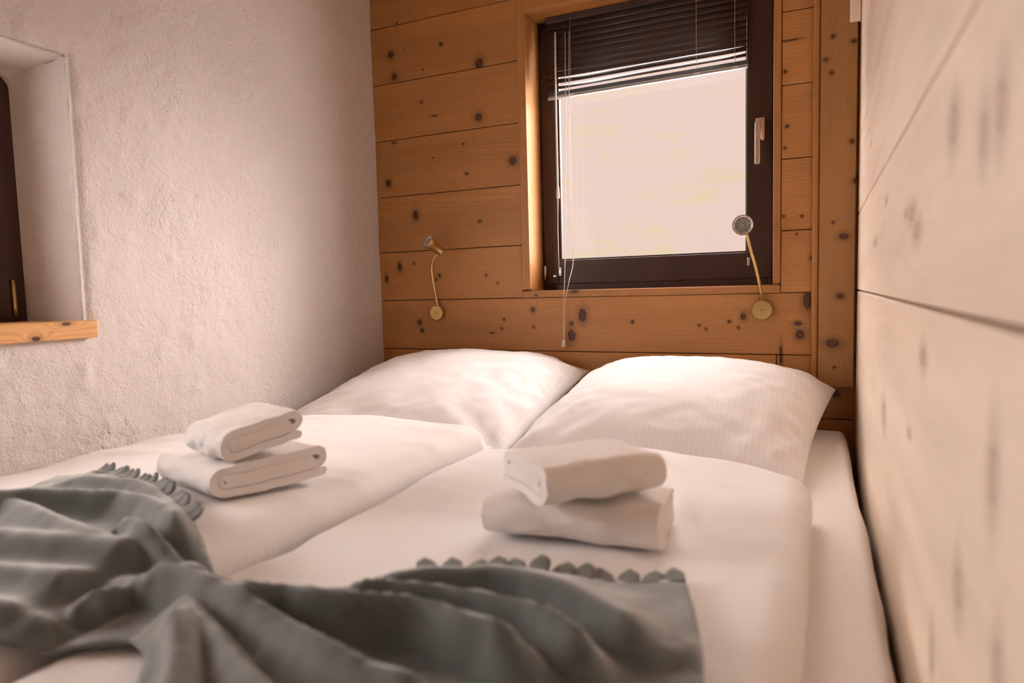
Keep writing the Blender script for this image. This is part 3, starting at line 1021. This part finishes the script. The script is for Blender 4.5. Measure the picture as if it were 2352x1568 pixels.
res = geometry.delaunay_2d_cdt([Vector(p) for p in allp], [(i, (i + 1) % nb) for i in range(nb)], [], 1, 1e-6)
bp = np.array([tuple(v) for v in res[0]])
bf = [tuple(f) for f in res[2]]


OVER = 0.65            # folds lean over towards the foot of the bed


def blanket_z(P2):
    acc = np.zeros(len(P2)); K = 140.0
    for pl, h, wb_, wf in folds:
        h = h * .78
        line = px_xy(pl, bed_level + h)
        line = line + OVER * h * line / np.linalg.norm(line, axis=1)[:, None]
        d, side, arc = dist_poly(P2, line, False)
        # side: camera lies at the origin; a crest point nearer than the sample means the sample is behind
        rc = np.hypot(P2[:, 0], P2[:, 1])
        # left of direction (+) is away from the camera for crests traced left to right in the photo
        w = np.where(side > 0, wb_, wf)
        taper = smooth(-.02, .16, arc) * smooth(1.02, .84, arc)
        z = h * taper * np.exp(-np.abs(d / w) ** 1.7 * .8)
        acc = acc + (np.exp(K * z) - 1)
    hh = np.log(acc + 1) / K
    hh = hh + .004 * (fbm(P2[:, 0] * 14, P2[:, 1] * 14, 3, 91) + .3) + .0015 * fbm(P2[:, 0] * 45, P2[:, 1] * 45, 2, 92)
    return hh


bed_level = .648
base = bed_z(bp[:, 0], bp[:, 1])
# cloth bridges the gap between the duvets
for k in range(3):
    base = np.maximum(base, np.maximum(bed_z(bp[:, 0] - .03 * (k + 1), bp[:, 1]), bed_z(bp[:, 0] + .03 * (k + 1), bp[:, 1])) - .012 * (k + 1))
bh = np.maximum(0, blanket_z(bp))
bz = base + .007 + bh
bxy = bp - OVER * bh[:, None] * bp / np.linalg.norm(bp, axis=1)[:, None]
blanket = tag(empty('throw_blanket', (-.7, .6, ZB)), 'charcoal green fringed throw bunched over the foot of the bed', 'blanket')
bme = mesh('cloth', np.column_stack([bxy, bz]), bf)
cloth = link('cloth', bme, M['blanket'], blanket, True)
sol = cloth.modifiers.new('thickness', 'SOLIDIFY'); sol.thickness = .004; sol.offset = 1

# fringe: a row of cut tongues along the two hems
def tongue_mesh(curl, skew, wd, ln):
    n_, m_ = 7, 6
    P = np.zeros((n_, m_, 3))
    for i in range(n_):
        t = i / (n_ - 1)
        wid = wd * (1 - .12 * t) * math.sqrt(max(0.03, 1 - max(0, (t - .55) / .45) ** 2.2))
        ang = curl * t
        yy = ln * (math.sin(ang) / curl if curl else t); zz = ln * ((1 - math.cos(ang)) / curl if curl else 0)
        for j in range(m_):
            s = j / (m_ - 1) - .5
            P[i, j] = (s * wid + skew * t * wd, yy, zz + .10 * wd * (1 - 4 * s * s) * (t + .3))
    me = grid_mesh('fringe_tongue', P)
    me.polygons.foreach_set('use_smooth', [True] * len(me.polygons))
    me.materials.append(M['blanket'])
    return me


def make_tongues(k):
    return [tongue_mesh(c * k, s, .027, l) for c, s, l in ((.7, .2, .027), (.5, .35, .025), (1.0, .1, .028), (.6, -.15, .026))]
from mathutils.kdtree import KDTree
kd = KDTree(len(bp))
for i, p in enumerate(bp): kd.insert((p[0], p[1], 0), i)
kd.balance()


def fringe(pl, pitch, up, tongues):
    line = px_xy(pl, ZB)
    L = np.r_[0, np.cumsum(np.linalg.norm(np.diff(line, axis=0), axis=1))]
    cnt = int(L[-1] / pitch)
    for k in range(cnt):
        s = (k + .5) / cnt * L[-1]
        p = np.array([np.interp(s, L, line[:, 0]), np.interp(s, L, line[:, 1])])
        q = np.array([np.interp(s + .01, L, line[:, 0]), np.interp(s + .01, L, line[:, 1])]) - np.array([np.interp(s - .01, L, line[:, 0]), np.interp(s - .01, L, line[:, 1])])
        ang = math.atan2(q[1], q[0])                     # local x runs along the hem, local y outwards
        _, i, _ = kd.find((p[0], p[1], 0))
        o = bpy.data.objects.new('fringe_tongue', tongues[(k * 7 + 3) % 4])
        COL.objects.link(o)
        o.parent = blanket
        o.matrix_parent_inverse = Matrix.Translation(-Vector(blanket.location))
        out = np.array([-math.sin(ang), math.cos(ang)])
        pp = p - out * .006
        o.location = (pp[0] + bxy[i, 0] - bp[i, 0], pp[1] + bxy[i, 1] - bp[i, 1], bz[i] + .001)
        o.rotation_euler = (up + random.uniform(-.12, .12), random.uniform(-.1, .1), ang + random.uniform(-.12, .12))
        m = o.modifiers.new('thickness', 'SOLIDIFY'); m.thickness = .003


fringe([(222, 1102), (262, 1112), (310, 1128), (352, 1152), (389, 1180), (418, 1210), (446, 1246)], .0225, .02, make_tongues(1.3))
fringe([(960, 1299), (1000, 1296), (1100, 1290), (1200, 1290), (1300, 1296), (1400, 1300), (1500, 1302), (1572, 1300)], .0272, .10, make_tongues(.25))

# ------------------------------------------------------------------ wall lamps
def wall_lamp(base_px, stem_px, head_px, aim, label, r_base=.030, head_r=.0295, head_l=.060):
    b = at(base_px[0], base_px[1], 1, D - BT - .022)
    root = tag(empty('wall_lamp', (b[0], D - BT, b[2])), label, 'wall lamp', 'brass reading lamps on the plank wall')
    y = D - BT
    lathe('base', [(r_base * .96, 0), (r_base, .002), (r_base, .020), (r_base * .97, .0225), (0, .0228)], (b[0], y, b[2]), (0, -1, 0), M['brass'], root, 40)
    sw = lathe('switch', [(.0042, 0), (.0042, .004), (.003, .005), (0.0024, .006)], (b[0], y - .0225, b[2]), (0, -1, 0), M['brass'], root, 14)
    tube('switch_lever', [(b[0], y - .027, b[2]), (b[0] + .003, y - .034, b[2] + .002), (b[0] + .006, y - .040, b[2] + .003)], [.0016, .0018, .0022], M['brass'], sw, 8)
    c = [(b[0], y - .011, b[2] + r_base - .003)]
    c += [tuple(at(px, py, 1, yy)) for px, py, yy in stem_px]
    h = at(*head_px[:2], 1, head_px[2])
    ax = Vector(aim).normalized()
    tail = np.array(h) - np.array(ax) * (head_l * .42)
    c.append(tuple(tail))
    sp = spline(c, 60)
    rr = .0050 + .0004 * np.sin(np.arange(len(sp)) * 2.1)
    tube('gooseneck', sp, rr, M['brass'], root, 12)
    lathe('collar', [(.0064, 0), (.0068, .003), (.0068, .016), (.0056, .018)], c[0], (0, 0, 1), M['brass'], root, 16)
    L = head_l; q = head_r
    o = tuple(np.array(h) - np.array(ax) * L * .5)
    hd = lathe('lamp_head', [(0, 0), (q * .50, .001), (q * .60, .004), (q * .62, L * .52), (q * .70, L * .58), (q * .98, L * .93), (q, L), (q * .95, L), (q * .94, L * .95), (q * .62, L * .58), (0, L * .56)], o, ax, M['brass'], root, 40)
    # faceted reflector and bulb
    prof = [(q * .14, L * .62), (q * .44, L * .68), (q * .68, L * .79), (q * .84, L * .93), (q * .93, L * .97)]
    rf = lathe('reflector', prof, o, ax, M['reflector'], root, 48, False)
    ctr = Vector(o)
    for vi, v in enumerate(rf.data.vertices):             # pressed radial flutes
        rel = v.co - ctr
        al = ax * rel.dot(ax)
        ring_i = vi // 48
        v.co = ctr + al + (rel - al) * (1.0 if vi % 2 or ring_i in (0, 4) else .86)
    rf.data.polygons.foreach_set('use_smooth', [False] * len(rf.data.polygons))
    lathe('bulb', [(q * .16, L * .60), (q * .17, L * .78), (q * .12, L * .86), (0, L * .88)], o, ax, M['bulb'], root, 16)
    return root


wall_lamp((1002, 718), [(1001, 680, D - .035), (994, 640, D - .05), (992, 612, D - .06), (998, 592, D - .07)], (998, 567, D - .085), (-.38, -.65, .50),
          'brass gooseneck reading lamp with head turned up, near the plaster wall', .0285, .0285, .074)
wall_lamp((1750, 712), [(1748, 672, D - .05), (1738, 622, D - .085), (1726, 580, D - .105), (1717, 545, D - .112)], (1708, 517, D - .125), (.02, -.99, -.06),
          'brass gooseneck reading lamp facing the room, below the window handle', .0305, .0305, .058)

# ------------------------------------------------------------------ venetian blind
BY = SY - .022
bx0, bx1 = -.925, -.222
zt, zb = 1.962, 1.712
bl = tag(empty('venetian_blind', ((bx0 + bx1) / 2, BY, zb)), 'dark venetian blind drawn halfway up the bedside window', 'blind')
box('head_rail', bx0, bx1, BY - .014, BY + .014, zt, zt + .022, M['slat'], bl, .002)
ns = 11
slat_me = None
for k in range(ns):
    t = k / (ns - 1)
    z = zt - .010 - k * .0213
    tilt = math.radians(74 - 30 * smooth(.78, 1.0, t))
    if slat_me is None:
        prof = np.linspace(-1, 1, 7)
        P = np.zeros((2, 7, 3))
        for e, x in enumerate((bx0 - bl.location.x + .004, bx1 - bl.location.x - .004)):
            for j, s in enumerate(prof):
                P[e, j] = (x, s * .0125, .0022 * (1 - s * s))
        slat_me = grid_mesh('slat', P)
        slat_me.polygons.foreach_set('use_smooth', [True] * 6)
        slat_me.materials.append(M['slat'])
    o = bpy.data.objects.new('slat', slat_me)
    COL.objects.link(o)
    o.parent = bl
    o.location = (0, 0, z - zb)
    o.rotation_euler = (tilt, random.uniform(-.0008, .0008) - .016 * smooth(.7, 1.0, t), 0)
    md = o.modifiers.new('thickness', 'SOLIDIFY'); md.thickness = .0006
rail = box('bottom_rail', bx0, bx1, -.004, .004, -.003, .029, M['bottom_rail'], None, .0025)
rail.parent = bl
rail.location = (-bl.location.x, 0, 0)
rail.rotation_euler = (math.radians(-24), -.012, 0)
rail.location.z = .001 - .012 * .56
lip = box('rail_lip', bx0, bx1, -.007, -.002, -.004, .007, M['rail_lip'], None, .002)
lip.parent = rail
for x in (-.83, -.385, -.262):
    for dy_ in (-.0135, .0135):
        tube('ladder_cord', [(x, BY + dy_, zt), (x, BY + dy_, (zt + zb) / 2), (x, BY + dy_, zb + .006)], .0007, M['cord'], bl, 6)
    rbn = box('rail_button', x - .010, x + .010, -.0085, -.006, -.001, .005, M['plastic'], None, .0008)
    rbn.parent = rail


def on_plane(lst, y): return [tuple(at(px, py, 1, y)) for px, py in lst]


CY = BY - .018
tube('tilt_wand', spline(on_plane([(1275, 74), (1277, 250), (1281, 432)], CY), 12), .0034, M['plastic'], bl, 8)
wt = on_plane([(1281, 428), (1281.5, 440), (1282, 455)], CY)
tube('wand_grip', wt, [.004, .0055, .0065], M['plastic'], bl, 12)
tube('wand_cord', spline(on_plane([(1282, 455), (1281, 520), (1283, 580), (1284, 630)], CY), 20), .0012, M['cord'], bl, 6)
bp_ = at(1287, 624, 1, SY - .003)
br = box('cord_bracket', bp_[0] - .005, bp_[0] + .005, SY - .005, SY, bp_[2] - .016, bp_[2] + .016, M['steel'], bl, .001)
for s in (-1, 1):
    lathe('screw', [(.0022, 0), (.0022, .001), (0, .0014)], (bp_[0], SY - .005, bp_[2] + s * .009), (0, -1, 0), M['slat'], br, 10)
box('cord_clip', bp_[0] - .014, bp_[0] - .002, CY - .002, SY, bp_[2] - .019, bp_[2] - .013, M['steel'], bl, .001)
bp2 = at(1719, 600, 1, SY - .003)
box('cord_bracket', bp2[0] - .004, bp2[0] + .004, SY - .005, SY, bp2[2] - .014, bp2[2] + .014, M['steel'], bl, .001)
LYc = D - BT - .020
tube('lift_cord', spline([tuple(at(1298, 72, 1, CY)), tuple(at(1299, 300, 1, CY)), tuple(at(1298, 560, 1, CY)), tuple(at(1296, 665, 1, LYc)), tuple(at(1294, 720, 1, LYc)), tuple(at(1295, 782, 1, LYc))], 40), .0011, M['cord'], bl, 6)
tube('lift_cord', spline([tuple(at(1307, 72, 1, CY)), tuple(at(1307, 220, 1, CY)), tuple(at(1312, 450, 1, CY)), tuple(at(1317, 590, 1, CY)), tuple(at(1306, 650, 1, LYc)), tuple(at(1298, 700, 1, LYc)), tuple(at(1296, 782, 1, LYc))], 40), .0011, M['cord'], bl, 6)
tp = on_plane([(1295, 780), (1294.5, 787), (1293.5, 796)], LYc)
tube('cord_tassel', tp, [.0045, .0058, .0072], M['plastic'], bl, 12)
